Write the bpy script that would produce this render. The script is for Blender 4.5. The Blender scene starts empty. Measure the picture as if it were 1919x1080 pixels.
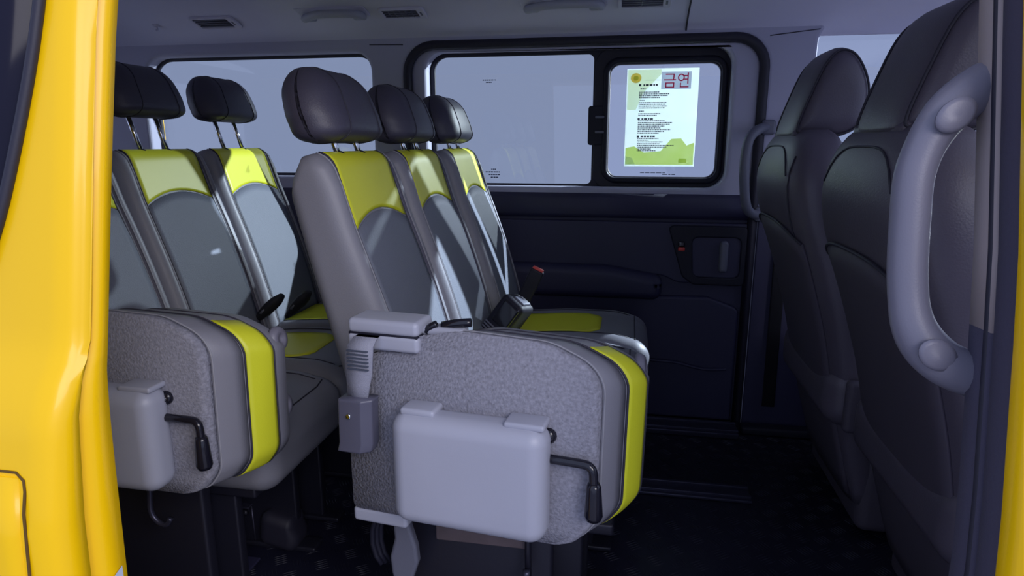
import bpy, bmesh, math, random
from mathutils import Vector, Matrix
random.seed(7)
R = math.radians
sc = bpy.context.scene
COL = sc.collection

# ------------------------------------------------------------------ camera
EYE = Vector((0, 0, 1.05)); FPX = 1200.0; YAW = R(10.2); PITCH = R(12.7)
cam = bpy.data.objects.new('camera', bpy.data.cameras.new('camera'))
COL.objects.link(cam); sc.camera = cam
cam.data.sensor_width = 36.0; cam.data.lens = 36.0 * FPX / 1919.0
cam.data.clip_start = 0.02
cam.location = EYE; cam.rotation_euler = (R(90) - PITCH, 0, YAW)

# ------------------------------------------------------------------ world, lights, exposure
w = bpy.data.worlds.new('studio'); sc.world = w; w.use_nodes = True
w.node_tree.nodes['Background'].inputs[0].default_value = (0.36, 0.42, 0.62, 1)
w.node_tree.nodes['Background'].inputs[1].default_value = 1.6
def lamp(name, typ, loc, aim, energy, color=(1, 1, 1), **kw):
    d = bpy.data.lights.new(name, typ); d.energy = energy; d.color = color
    for k, v in kw.items(): setattr(d, k, v)
    o = bpy.data.objects.new(name, d); COL.objects.link(o); o.location = loc
    o.rotation_euler = (Vector(aim) - Vector(loc)).to_track_quat('-Z', 'Y').to_euler()
    return o
# hard studio spot ahead of the van on its far side, shining back through windscreen and far windows
lamp('studio_spot_light', 'SPOT', (3.8, 4.9, 3.1), (-0.8, 1.9, 0.8), 6500, (0.86, 0.96, 1.0),
     shadow_soft_size=0.03, spot_size=R(50), spot_blend=0.2)
lamp('studio_spot_light', 'SPOT', (1.85, 5.6, 2.45), (-0.5, 2.0, 0.85), 1000, (0.86, 0.96, 1.0),
     shadow_soft_size=0.03, spot_size=R(40), spot_blend=0.2)  # unseen second spot, added to light the far second-row seat
# studio ceiling softbox on the photographer's side
lamp('studio_softbox_light', 'AREA', (2.3, -2.0, 2.7), (-0.3, 0.9, 0.6), 112, (1.0, 0.95, 0.98),
     shape='RECTANGLE', size=3.0, size_y=1.6)
sc.view_settings.view_transform = 'Standard'; sc.view_settings.look = 'None'
sc.view_settings.gamma = 1.0; sc.view_settings.use_curve_mapping = False
sc.view_settings.exposure = 0.0

# ------------------------------------------------------------------ materials
def lin(h):
    c = [int(h[i:i+2], 16) / 255 for i in (0, 2, 4)]
    return tuple(x / 12.92 if x < .04045 else ((x + .055) / 1.055) ** 2.4 for x in c) + (1,)
MATS = {}
def mat(name, col, rough=.5, metal=0, bump=0, scale=200, var=0.0, vscale=8, spec=.5, coat=0, kind='noise'):
    m = bpy.data.materials.new(name); m.use_nodes = True; nt = m.node_tree; n = nt.nodes; l = nt.links
    b = n['Principled BSDF']
    b.inputs['Base Color'].default_value = col; b.inputs['Roughness'].default_value = rough
    b.inputs['Metallic'].default_value = metal; b.inputs['Specular IOR Level'].default_value = spec
    b.inputs['Coat Weight'].default_value = coat; b.inputs['Coat Roughness'].default_value = .08
    tc = n.new('ShaderNodeTexCoord')
    if var:
        t = n.new('ShaderNodeTexNoise'); t.inputs['Scale'].default_value = vscale; t.inputs['Detail'].default_value = 5
        l.new(tc.outputs['Object'], t.inputs['Vector'])
        mx = n.new('ShaderNodeMix'); mx.data_type = 'RGBA'
        mx.inputs['A'].default_value = tuple(c * (1 - var) for c in col[:3]) + (1,)
        mx.inputs['B'].default_value = tuple(min(1, c * (1 + var)) for c in col[:3]) + (1,)
        l.new(t.outputs['Fac'], mx.inputs['Factor']); l.new(mx.outputs['Result'], b.inputs['Base Color'])
    if bump:
        if kind == 'voronoi':
            t = n.new('ShaderNodeTexVoronoi'); out = t.outputs['Distance']
        else:
            t = n.new('ShaderNodeTexNoise'); t.inputs['Detail'].default_value = 3; out = t.outputs['Fac']
        t.inputs['Scale'].default_value = scale; l.new(tc.outputs['Object'], t.inputs['Vector'])
        bp = n.new('ShaderNodeBump'); bp.inputs['Strength'].default_value = bump; bp.inputs['Distance'].default_value = .002
        l.new(out, bp.inputs['Height']); l.new(bp.outputs['Normal'], b.inputs['Normal'])
    MATS[name] = m; return m
mat('grey_leather', (.205, .205, .245, 1), .48, bump=.18, scale=420, var=.06, vscale=5)
mat('panel_fabric', (.150, .165, .215, 1), .55, bump=.3, scale=500, kind='voronoi', var=.05)
mat('bolster_leather', (.088, .086, .122, 1), .48, bump=.18, scale=420, var=.05)
mat('lime_leather', (.68, .70, .028, 1), .42, bump=.12, scale=420, var=.05, vscale=6)
mat('dark_leather', (.060, .056, .088, 1), .45, bump=.22, scale=380, var=.06, vscale=5)
mat('front_leather', (.098, .086, .118, 1), .42, bump=.25, scale=300, var=.07, vscale=4)
mat('front_panel', (.075, .065, .092, 1), .6, bump=.2, scale=500, var=.05)
mat('stitch', (.27, .27, .31, 1), .7)
mat('dark_stitch', (.03, .028, .045, 1), .6)
mat('carpet', (.245, .245, .295, 1), .95, bump=1.0, scale=260, var=.55, vscale=170, spec=.1)
mat('light_plastic', (.36, .37, .45, 1), .42, bump=.06, scale=700, var=.04)
mat('mid_plastic', (.12, .125, .17, 1), .45, bump=.1, scale=500)
mat('handle_plastic', (.17, .165, .215, 1), .42, bump=.08, scale=600)
mat('headliner', (.58, .57, .70, 1), .9, bump=.12, scale=500, var=.04, spec=.15)
mat('pillar_plastic', (.40, .40, .52, 1), .62, bump=.12, scale=500, var=.03, spec=.3)
mat('door_plastic', (.026, .025, .066, 1), .55, bump=.15, scale=500, var=.04)
mat('black_plastic', (.012, .012, .024, 1), .55, bump=.05, scale=500, spec=.3)
mat('black_rubber', (.016, .015, .030, 1), .6, bump=.08, scale=400)
mat('seal_rubber', (.05, .045, .078, 1), .85, bump=.3, scale=500)
mat('gloss_black', (.010, .010, .018, 1), .15)
mat('floor_vinyl', (.010, .010, .026, 1), .45, bump=.12, scale=60, var=.15, vscale=14)
mat('rail_metal', (.06, .06, .10, 1), .35, metal=.6)
mat('frame_metal', (.018, .018, .032, 1), .42, metal=.3, bump=.1, scale=120)
mat('rusty_plate', (.10, .075, .085, 1), .6, var=.5, vscale=22, bump=.15, scale=90)
mat('chrome', (.75, .77, .82, 1), .12, metal=1)
mat('yellow_paint', (.93, .55, .002, 1), .30, coat=.15, spec=.3, var=.015, vscale=3)
mat('beige_trim', (.30, .25, .25, 1), .7, bump=.1, scale=500)
mat('webbing', (.26, .265, .33, 1), .7, bump=.5, scale=600, var=.1, vscale=200)
mat('buckle_grey', (.085, .085, .125, 1), .4, bump=.06, scale=600)
mat('black_webbing', (.010, .010, .018, 1), .7, bump=.4, scale=700)
mat('red_button', (.62, .06, .05, 1), .4)
mat('ink', (.05, .06, .09, 1), .8)
mat('gap_shadow', (.10, .05, .004, 1), .8)
mat('glass_mark', (.06, .07, .12, 1), .8)
mat('sticker', (.52, .56, .66, 1), .5)
mat('studio_floor', (.30, .30, .34, 1), .7, var=.06, vscale=2)
def paper(name, col, col2=None):
    m = bpy.data.materials.new(name); m.use_nodes = True; n = m.node_tree.nodes; l = m.node_tree.links
    n.clear(); out = n.new('ShaderNodeOutputMaterial'); mx = n.new('ShaderNodeMixShader'); mx.inputs[0].default_value = .62
    d = n.new('ShaderNodeBsdfDiffuse'); t = n.new('ShaderNodeBsdfTranslucent')
    tc = n.new('ShaderNodeTexCoord'); tx = n.new('ShaderNodeTexNoise'); tx.inputs['Scale'].default_value = 9
    rp = n.new('ShaderNodeMix'); rp.data_type = 'RGBA'
    rp.inputs['A'].default_value = col; rp.inputs['B'].default_value = col2 or col
    l.new(tc.outputs['Object'], tx.inputs['Vector']); l.new(tx.outputs['Fac'], rp.inputs['Factor'])
    for s in (d, t): l.new(rp.outputs['Result'], s.inputs['Color'])
    l.new(d.outputs[0], mx.inputs[1]); l.new(t.outputs[0], mx.inputs[2]); l.new(mx.outputs[0], out.inputs[0])
    MATS[name] = m
paper('paper', (.93, .96, .93, 1), (.84, .93, .90, 1))
paper('paper_lime', (.62, .80, .12, 1), (.86, .88, .45, 1))
paper('paper_wash', (.88, .95, .62, 1), (.92, .95, .80, 1))
paper('sign_grey', (.58, .58, .70, 1)); paper('red_ink', (.70, .03, .10, 1))
paper('paper_orange', (.95, .55, .05, 1), (.95, .80, .30, 1))
def glass(name, tint, refl=1.0):
    m = bpy.data.materials.new(name); m.use_nodes = True; n = m.node_tree.nodes; l = m.node_tree.links
    n.clear(); out = n.new('ShaderNodeOutputMaterial'); mx = n.new('ShaderNodeMixShader')
    t = n.new('ShaderNodeBsdfTransparent'); t.inputs[0].default_value = tint
    g = n.new('ShaderNodeBsdfGlossy'); g.inputs['Roughness'].default_value = .02
    lw = n.new('ShaderNodeLayerWeight'); lw.inputs[0].default_value = .5
    pw = n.new('ShaderNodeMath'); pw.operation = 'POWER'; pw.inputs[1].default_value = 5; l.new(lw.outputs['Facing'], pw.inputs[0])
    f = n.new('ShaderNodeMath'); f.operation = 'MULTIPLY_ADD'; f.inputs[1].default_value = .9; f.inputs[2].default_value = .04
    l.new(pw.outputs[0], f.inputs[0]); l.new(f.outputs[0], mx.inputs[0]); l.new(t.outputs[0], mx.inputs[1]); l.new(g.outputs[0], mx.inputs[2])
    l.new(mx.outputs[0], out.inputs[0]); MATS[name] = m
glass('tinted_glass', (.635, .655, .675, 1)); glass('clear_glass', (.67, .69, .73, 1))
mat('privacy_glass', (.012, .012, .026, 1), .10, spec=.12)

# ------------------------------------------------------------------ mesh helpers
def mesh(verts, faces, smooth=True):
    me = bpy.data.meshes.new('m'); me.from_pydata([tuple(v) for v in verts], [], faces); me.update()
    bm = bmesh.new(); bm.from_mesh(me); bmesh.ops.recalc_face_normals(bm, faces=bm.faces); bm.to_mesh(me); bm.free()
    if smooth: me.polygons.foreach_set('use_smooth', [True] * len(me.polygons))
    return me
def join(*ms):
    V, Fc, S = [], [], []
    for m in ms:
        o = len(V); V += [v.co[:] for v in m.vertices]; Fc += [[i + o for i in p.vertices] for p in m.polygons]
        S += [p.use_smooth for p in m.polygons]
    me = bpy.data.meshes.new('m'); me.from_pydata(V, [], Fc); me.polygons.foreach_set('use_smooth', S); me.update()
    return me
def xf(me, M):
    me.transform(M); return me
def rbox(sx, sy, sz, r, seg=4, flat=(6, 6, 6), fn=None, at=(0, 0, 0)):
    """rounded box centred on `at`; fn deforms each point"""
    H = (sx / 2, sy / 2, sz / 2)
    rr_ = min(r, min(H) * .999)
    cs = []
    for a in range(3):
        h = H[a]; inner = h - rr_
        c = [-inner - rr_ * math.tan(R(45) * k / seg) for k in range(seg, 0, -1)]
        c += [-inner + 2 * inner * k / flat[a] for k in range(flat[a] + 1)]
        c += [inner + rr_ * math.tan(R(45) * k / seg) for k in range(1, seg + 1)]
        cs.append(c)
    idx = {}; V = []; Fc = []
    def vid(p):
        k = (round(p[0], 6), round(p[1], 6), round(p[2], 6))
        if k not in idx:
            q = [max(-(H[a] - rr_), min(H[a] - rr_, p[a])) for a in range(3)]
            d = Vector([p[a] - q[a] for a in range(3)])
            if d.length > 1e-9: d = d.normalized() * rr_
            P = [q[a] + d[a] for a in range(3)]
            if fn: P = fn(*P)
            idx[k] = len(V); V.append((P[0] + at[0], P[1] + at[1], P[2] + at[2]))
        return idx[k]
    for a in range(3):
        b, c = (a + 1) % 3, (a + 2) % 3
        for s in (-1, 1):
            for i in range(len(cs[b]) - 1):
                for j in range(len(cs[c]) - 1):
                    q = []
                    for di, dj in ((0, 0), (1, 0), (1, 1), (0, 1)):
                        p = [0, 0, 0]; p[a] = s * H[a]; p[b] = cs[b][i + di]; p[c] = cs[c][j + dj]; q.append(vid(p))
                    Fc.append(q if s > 0 else q[::-1])
    return mesh(V, Fc)
def tube(pts, rad, n=10, closed=False, flat=1.0, up=None):
    """swept tube; rad may be a list; flat squashes the section along `up`"""
    P = [Vector(p) for p in pts]; N = len(P)
    rad = rad if isinstance(rad, (list, tuple)) else [rad] * N
    V, Fc = [], []; prev = None
    for i in range(N):
        a = P[(i - 1) % N] if (closed or i) else P[i]; b = P[(i + 1) % N] if (closed or i < N - 1) else P[i]
        t = (b - a).normalized()
        if prev is None:
            u = Vector(up) if up else (Vector((0, 0, 1)) if abs(t.z) < .9 else Vector((1, 0, 0)))
        else: u = Vector(up) if up else prev
        u = (u - t * u.dot(t)).normalized(); prev = u; v = t.cross(u)
        for k in range(n):
            an = 2 * math.pi * k / n
            V.append(P[i] + u * math.cos(an) * rad[i] * flat + v * math.sin(an) * rad[i])
    for i in range(N if closed else N - 1):
        for k in range(n):
            j = (i + 1) % N
            Fc.append((i * n + k, i * n + (k + 1) % n, j * n + (k + 1) % n, j * n + k))
    if not closed:
        Fc.append(tuple(range(n))[::-1]); Fc.append(tuple(range((N - 1) * n, N * n)))
    return mesh(V, Fc)
def loft(rings, cap=True, closed=True):
    n = len(rings[0]); V = [p for r in rings for p in r]; Fc = []
    for i in range(len(rings) - 1):
        for k in range(n if closed else n - 1):
            Fc.append((i * n + k, i * n + (k + 1) % n, (i + 1) * n + (k + 1) % n, (i + 1) * n + k))
    if cap and closed:
        Fc.append(tuple(range(n))[::-1]); Fc.append(tuple(range((len(rings) - 1) * n, len(rings) * n)))
    return mesh(V, Fc)
def lathe(prof, n=20):
    """prof: (radius, height) list, around Z"""
    return loft([[(r * math.cos(2 * math.pi * k / n), r * math.sin(2 * math.pi * k / n), h) for k in range(n)] for r, h in prof])
def rr(x0, x1, z0, z1, r, n=6):
    """rounded rectangle outline; r may be (bl, br, tr, tl)"""
    rs = r if isinstance(r, (list, tuple)) else (r,) * 4
    out = []
    for (cx, cz, a0, q) in ((x0, z0, 180, rs[0]), (x1, z0, 270, rs[1]), (x1, z1, 0, rs[2]), (x0, z1, 90, rs[3])):
        sx = 1 if cx == x0 else -1; sz = 1 if cz == z0 else -1
        for k in range(n + 1):
            a = R(a0 + 90 * k / n)
            out.append((cx + sx * q + q * math.cos(a), cz + sz * q + q * math.sin(a)))
    return out
def fillet(poly, rads, n=6):
    """round the corners of a closed polygon"""
    out = []; N = len(poly)
    for i in range(N):
        p = Vector(poly[i]); a = Vector(poly[i - 1]); b = Vector(poly[(i + 1) % N]); r = rads[i] if isinstance(rads, (list, tuple)) else rads
        if r <= 0: out.append(tuple(p)); continue
        d1 = (a - p).normalized(); d2 = (b - p).normalized(); ang = d1.angle(d2)
        t = min(r / math.tan(ang / 2), .49 * (a - p).length, .49 * (b - p).length)
        s, e = p + d1 * t, p + d2 * t
        for k in range(n + 1):
            f = k / n; out.append(tuple(s * (1 - f) ** 2 + p * 2 * f * (1 - f) + e * f ** 2))
    return out
def plate(outer, holes, y0, y1, bevel=.003, res=2):
    """flat plate in the XZ plane between y0 and y1 with holes and bevelled rims"""
    cu = bpy.data.curves.new('c', 'CURVE'); cu.dimensions = '2D'; cu.fill_mode = 'BOTH'
    th = abs(y1 - y0); bevel = min(bevel, th * .49)
    cu.extrude = th / 2 - bevel; cu.bevel_depth = bevel; cu.bevel_resolution = res; cu.offset = -bevel
    for pl in [outer] + list(holes):
        s = cu.splines.new('POLY'); s.points.add(len(pl) - 1); s.use_cyclic_u = True
        for p, q in zip(s.points, pl): p.co = (q[0], q[1], 0, 1)
    o = bpy.data.objects.new('c', cu); COL.objects.link(o)
    dg = bpy.context.evaluated_depsgraph_get(); dg.update()
    me = bpy.data.meshes.new_from_object(o.evaluated_get(dg))
    bpy.data.objects.remove(o); bpy.data.curves.remove(cu)
    me.transform(Matrix(((1, 0, 0, 0), (0, 0, -1, (y0 + y1) / 2), (0, 1, 0, 0), (0, 0, 0, 1))))
    me.polygons.foreach_set('use_smooth', [False] * len(me.polygons))
    return me
def patch(S, us, vs, th=.004, smooth=True):
    """open grid of surface points S(u,v,lift) made into a thin solid pad"""
    nu, nv = len(us), len(vs)
    top = [S(u, v, th) for u in us for v in vs]; bot = [S(u, v, -.002) for u in us for v in vs]
    V = top + bot; o = nu * nv; Fc = []
    for i in range(nu - 1):
        for j in range(nv - 1):
            a = i * nv + j; q = (a, a + nv, a + nv + 1, a + 1); Fc.append(q); Fc.append(tuple(x + o for x in q[::-1]))
    rim = [i * nv for i in range(nu)] + [(nu - 1) * nv + j for j in range(1, nv)] + [i * nv + nv - 1 for i in range(nu - 2, -1, -1)] + [j for j in range(nv - 2, 0, -1)]
    for k in range(len(rim)):
        a, b = rim[k], rim[(k + 1) % len(rim)]; Fc.append((a, b, b + o, a + o))
    return mesh(V, Fc, smooth)
def lsp(a, b, n): return [a + (b - a) * i / n for i in range(n + 1)]
def sm(a, b, x):
    t = max(0, min(1, (x - a) / (b - a))); return t * t * (3 - 2 * t)
def smooth_path(pts, n=6):
    """Catmull-Rom through pts"""
    P = [Vector(p) for p in pts]; out = []
    for i in range(len(P) - 1):
        p0 = P[max(i - 1, 0)]; p1 = P[i]; p2 = P[i + 1]; p3 = P[min(i + 2, len(P) - 1)]
        for k in range(n):
            t = k / n
            out.append(.5 * ((2 * p1) + (p2 - p0) * t + (2 * p0 - 5 * p1 + 4 * p2 - p3) * t * t + (3 * p1 - p0 - 3 * p2 + p3) * t ** 3))
    out.append(P[-1]); return out

# ------------------------------------------------------------------ object helpers
def thing(name, label, cat, loc=(0, 0, 0), rotz=0, group=None):
    o = bpy.data.objects.new(name, None); COL.objects.link(o); o.location = loc; o.rotation_euler = (0, 0, rotz)
    o.empty_display_size = .05
    o['label'] = label; o['category'] = cat
    if group: o['group'] = group
    return o
def wm(o):
    M = Matrix.Translation(o.location) @ o.rotation_euler.to_matrix().to_4x4()
    return wm(o.parent) @ M if o.parent else M
def obj(name, me, m, parent=None, world=False, label=None):
    """world=True: the mesh is in world coordinates even though the parent is placed"""
    o = bpy.data.objects.new(name, me); COL.objects.link(o); me.name = name
    me.materials.clear(); me.materials.append(MATS[m])
    if parent:
        o.parent = parent
        if world: me.transform(wm(parent).inverted())
    if label: o['label'] = label
    return o
def tag(o, label, cat, group=None):
    o['label'] = label; o['category'] = cat
    if group: o['group'] = group
    return o
def struct(o, label=None):
    o['kind'] = 'structure'
    if label: o['label'] = label
    return o
def dup(root, loc, rotz, label):
    r = root.copy(); COL.objects.link(r); r.location = loc; r.rotation_euler = (0, 0, rotz); r['label'] = label
    for ch in list(root.children):
        c = ch.copy(); COL.objects.link(c); c.parent = r
        for g in ch.children:
            d = g.copy(); COL.objects.link(d); d.parent = c
    return r

# ================================================================== THE SETTING
YW = 2.38                                     # inner face of the far side wall
# studio ground outside, below the van floor
struct(obj('ground', mesh([(-7, -5, -.55), (7, -5, -.55), (7, 7, -.55), (-7, 7, -.55)], [(0, 1, 2, 3)]), 'studio_floor'),
       'grey studio floor under the van')
# floor
fl = struct(obj('floor', rbox(4.0, 1.86, .05, .004, 1, (1, 1, 1), at=(-.45, 1.56, -.025)), 'floor_vinyl'), 'black rubber van floor with tread pattern')
V, Fc = [], []
def bar(cx, cy, ang, L, W, h):
    c, s = math.cos(ang), math.sin(ang); o = len(V)
    for (u, v, z) in ((-L, 0, 0), (0, -W, 0), (L, 0, 0), (0, W, 0), (-L * .35, 0, h), (L * .35, 0, h)):
        V.append((cx + u * c - v * s, cy + u * s + v * c, z))
    Fc.extend([(o, o + 1, o + 4), (o + 1, o + 5, o + 4), (o + 1, o + 2, o + 5), (o + 2, o + 3, o + 5), (o + 3, o + 4, o + 5), (o + 3, o, o + 4)])
nx, ny = 40, 21
for i in range(nx):
    for j in range(ny):
        cx, cy = -1.35 + i * .056, 1.22 + j * .056
        if 1.80 < cy < 1.93 and cx < .42: continue
        ang = R(35) if (i + j) % 2 else R(-55)
        for k in range(5):
            d = (k - 2) * .0085
            bar(cx - math.sin(ang) * d, cy + math.cos(ang) * d, ang, .017, .0022, .0014)
t = obj('tread_bars', mesh(V, Fc, False), 'floor_vinyl', fl); t['kind'] = 'stuff'; t['label'] = 'raised tread bars of the rubber floor'
# seat rails and far sill on the floor
def rail(name, y, x0, x1, wd, h, label):
    ms = [rbox(x1 - x0, wd, h, .003, 2, (1, 1, 1), at=((x0 + x1) / 2, y, h / 2))]
    for dy in (-wd * .3, wd * .3): ms.append(rbox(x1 - x0, wd * .14, h + .008, .002, 2, (1, 1, 1), at=((x0 + x1) / 2, y + dy, (h + .008) / 2)))
    return struct(obj(name, join(*ms), 'rail_metal'), label)
rail('trim_1', 1.865, -2.2, .40, .09, .010, 'dark seat rail strip running along the floor')
rail('trim_2', 2.315, -2.2, .43, .11, .020, 'dark metal sill strip at foot of far sliding door')
struct(obj('trim_3', rbox(.75, .05, .03, .008, 2, (1, 1, 1), at=(.82, 2.33, .015)), 'black_plastic'), 'black sill strip beside the driver seat')

# far side wall with openings
W1 = rr(-1.925, -.965, .925, 1.385, (.10, .07, .07, .09))
DO = rr(-.83, .445, -.12, 1.408, (.01, .01, .10, .10))
W4 = rr(.600, 1.42, .86, 1.447, (.05, .05, .08, .07))
wl = struct(obj('wall_left', plate(rr(-2.45, 1.55, -.05, 1.455, .004), [W1, rr(-.83, .445, .0, 1.408, (.003, .003, .10, .10)), W4], YW, YW + .07, .014, 3), 'pillar_plastic'),
            'grey plastic pillar trim along far side of van')
# pillar trim joint lines just under the headliner
obj('joint_line', tube([(-.965, YW - .0005, 1.408), (-.835, YW - .0005, 1.405)], .0016, 6), 'dark_stitch', wl)
obj('joint_line', tube([(.445, YW - .0005, 1.402), (.60, YW - .0005, 1.418)], .0016, 6), 'dark_stitch', wl)
# dark lower trim under quarter window and behind the driver's seat
obj('lower_trim', join(plate(rr(-2.4, -.845, 0, .88, .02), [], YW - .02, YW, .006), plate(rr(.455, 1.5, 0, .84, .01), [], YW - .012, YW, .005)), 'door_plastic', wl)
obj('outer_skin', plate(rr(-2.45, 1.55, -.05, 1.50, .01), [rr(-1.935, -.955, .915, 1.395, (.10, .07, .07, .09)), rr(-.765, .338, .890, 1.385, .05), rr(.59, 1.43, .85, 1.457, (.05, .05, .08, .07))], YW + .090, YW + .100, .001, 0), 'yellow_paint', wl)
# rubber seal round the sliding door opening
seal = [(x, YW + .006, z) for x, z in rr(-.823, .438, -.02, 1.401, (.004, .004, .10, .10), 8)]
struct(obj('trim_4', tube(seal, .0175, 8, closed=True), 'black_rubber'), 'black rubber seal round far sliding door')

def far_window(name, outline_in, gasket, glassm, label):
    """fixed pane with a black gasket rim, behind the trim"""
    r = struct(thing(name, label, 'window', (sum(p[0] for p in outline_in) / len(outline_in), YW + .07, min(p[1] for p in outline_in))), label)
    del r['category']
    obj('pane', plate(outline_in, [], YW + .074, YW + .079, .001, 0), glassm, r, True)
    obj('gasket', tube([(x, YW + .066, z) for x, z in outline_in], gasket, 8, closed=True), 'black_rubber', r, True)
    return r
far_window('window_1', rr(-1.925, -.965, .925, 1.385, (.10, .07, .07, .09), 8), .011, 'tinted_glass', 'fixed rear quarter window behind third row')
far_window('window_4', rr(.598, 1.42, .86, 1.449, (.05, .05, .08, .07), 8), .011, 'clear_glass', 'front door window beyond the driver seat')

# far sliding door
door = struct(thing('door_1', 'far sliding door with grey window surround and dark lower panel', 'door', (-.19, YW + .03, 0))); del door['category']
DH = rr(-.755, .335, .895, 1.378, .065, 8)
obj('window_surround', plate(rr(-.815, .430, .855, 1.393, (.004, .004, .09, .09), 8), [DH], YW + .012, YW + .075, .016, 4), 'pillar_plastic', door, True)
obj('lower_panel', plate(rr(-.815, .430, .01, .880, .006), [], YW + .018, YW + .07, .006), 'door_plastic', door, True)
def slab_profile(prof, x0, x1, n=2, xs=None):
    """extrude a (y,z) profile along X"""
    return loft([[(x, y, z) for y, z in prof] for x in (xs or lsp(x0, x1, n))])
obj('belt_panel', slab_profile([(YW + .03, .782), (YW + .004, .784), (YW - .004, .80), (YW + .002, .85), (YW + .010, .872), (YW + .03, .884)], -.815, .430), 'door_plastic', door, True)
obj('middle_panel', plate(fillet([(-.815, .60), (.135, .575), (.19, .55), (.43, .545), (.43, .772), (-.815, .772)], [.01, .05, .05, .01, .01, .01]), [], YW + .004, YW + .03, .006, 3), 'door_plastic', door, True)
def arm(x, y, z):
    k = sm(.10, -.02, x) * sm(-.9, -.7, x)
    return (x, y * (.35 + .65 * k), z)
obj('armrest', rbox(.96, .10, .125, .035, 4, (14, 2, 2), fn=lambda x, y, z: (x, y, z + .02 * sm(.1, .5, -x) * 0 - .03 * sm(.25, .48, x) * (z > 0)), at=(-.345, YW + .005, .548)), 'door_plastic', door, True)
obj('lower_pocket_panel', plate(fillet([(-.80, .02), (.415, .02), (.415, .46), (.30, .50), (-.80, .48)], [.01, .01, .04, .04, .01]), [], YW - .004, YW + .03, .010, 3), 'door_plastic', door, True)
obj('pocket_lip', tube(smooth_path([(-.7, YW - .008, .262), (-.2, YW - .012, .262), (.10, YW - .014, .250), (.20, YW - .016, .246), (.26, YW - .014, .232), (.32, YW - .012, .224), (.385, YW - .008, .228)]), .005, 8), 'door_plastic', door, True)
bz = obj('handle_bezel', plate(fillet([(.150, .752), (.205, .575), (.245, .545), (.425, .545), (.425, .762), (.165, .762)], [.02, .03, .03, .02, .02, .02]),
         [fillet([(.235, .72), (.245, .575), (.405, .575), (.405, .72)], .025)], YW - .006, YW + .02, .006, 3), 'black_plastic', door, True)
obj('handle_cup', plate(rr(.23, .41, .57, .725, .01), [], YW + .018, YW + .028, .002), 'gloss_black', bz, True)
obj('lever', rbox(.030, .030, .115, .012, 4, (2, 2, 4), at=(.347, YW - .004, .652)), 'mid_plastic', bz, True, label='dark door release lever')
obj('lock_switch', rbox(.024, .012, .020, .004, 2, (1, 1, 1), at=(.198, YW - .008, .695)), 'gloss_black', bz, True)
obj('lock_indicator', rbox(.024, .012, .014, .004, 2, (1, 1, 1), at=(.198, YW - .009, .677)), 'red_button', bz, True, label='red lock indicator')
obj('edge_line', tube([(.437, YW + .002, .02), (.437, YW + .002, .80)], .004, 6), 'mid_plastic', door, True)

# the door's two panes
YG = YW + .078
w2 = struct(thing('window_2', 'large fixed pane of far sliding door', 'window', (-.45, YG, .9))); del w2['category']
P2 = rr(-.738, -.140, .902, 1.366, (.05, .02, .02, .05), 8)
obj('pane', plate(P2, [], YG - .002, YG + .003, .001, 0), 'tinted_glass', w2, True)
obj('gasket', plate(rr(-.775, -.08, .875, 1.395, .05, 8), [P2], YG - .008, YG + .006, .003), 'black_rubber', w2, True)
obj('latch_block', plate(fillet([(-.155, 1.045), (-.085, 1.045), (-.085, 1.185), (-.155, 1.185)], .012), [], YG - .022, YG - .006, .004), 'black_plastic', w2, True)
for z in (1.145, 1.092):
    obj('latch_catch', rbox(.034, .010, .010, .003, 2, (1, 1, 1), at=(-.112, YG - .025, z)), 'mid_plastic', w2, True)
def marks(rows, x, z, wd, lh, y, parent, m='glass_mark', seed=1, gap=.3):
    rnd = random.Random(seed); ms = []
    for i, (ln, off) in enumerate(rows):
        cx = x + off
        while cx < x + off + ln:
            l = rnd.uniform(.6, 1.6) * wd; l = min(l, x + off + ln - cx)
            if l > wd * .3:
                zz = z - i * lh
                ms.append(mesh([(cx, y, zz), (cx + l, y, zz), (cx + l, y, zz + lh * .42), (cx, y, zz + lh * .42)], [(0, 1, 2, 3)], False))
            cx += l + wd * gap
    return obj('printed_marks', join(*ms), m, parent, True)
marks([(.05, 0), (.022, .012)], -.553, 1.281, .006, .008, YG - .0032, w2, seed=3)
marks([(.018, .022), (.055, 0), (.045, .012), (.03, .02)], -.545, .952, .006, .010, YG - .0032, w2, seed=4)
w3 = struct(thing('window_3', 'small sliding pane with black frame in far door', 'window', (.11, YG, .9))); del w3['category']
P3 = rr(-.078, .303, .932, 1.326, .035, 8)
obj('pane', plate(P3, [], YG - .016, YG - .011, .001, 0), 'clear_glass', w3, True)
fr = obj('frame', plate(rr(-.135, .345, .885, 1.385, .060, 8), [P3], YG - .012, YG + .004, .004, 3), 'black_rubber', w3, True)
obj('inner_rim', tube([(x, YG - .020, z) for x, z in rr(-.092, .317, .918, 1.340, .045, 8)], .011, 8, closed=True), 'black_plastic', w3, True)
marks([(.09, .02), (.05, .10)], .02, .945, .012, .006, YG - .0172, w3, seed=5)

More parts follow.
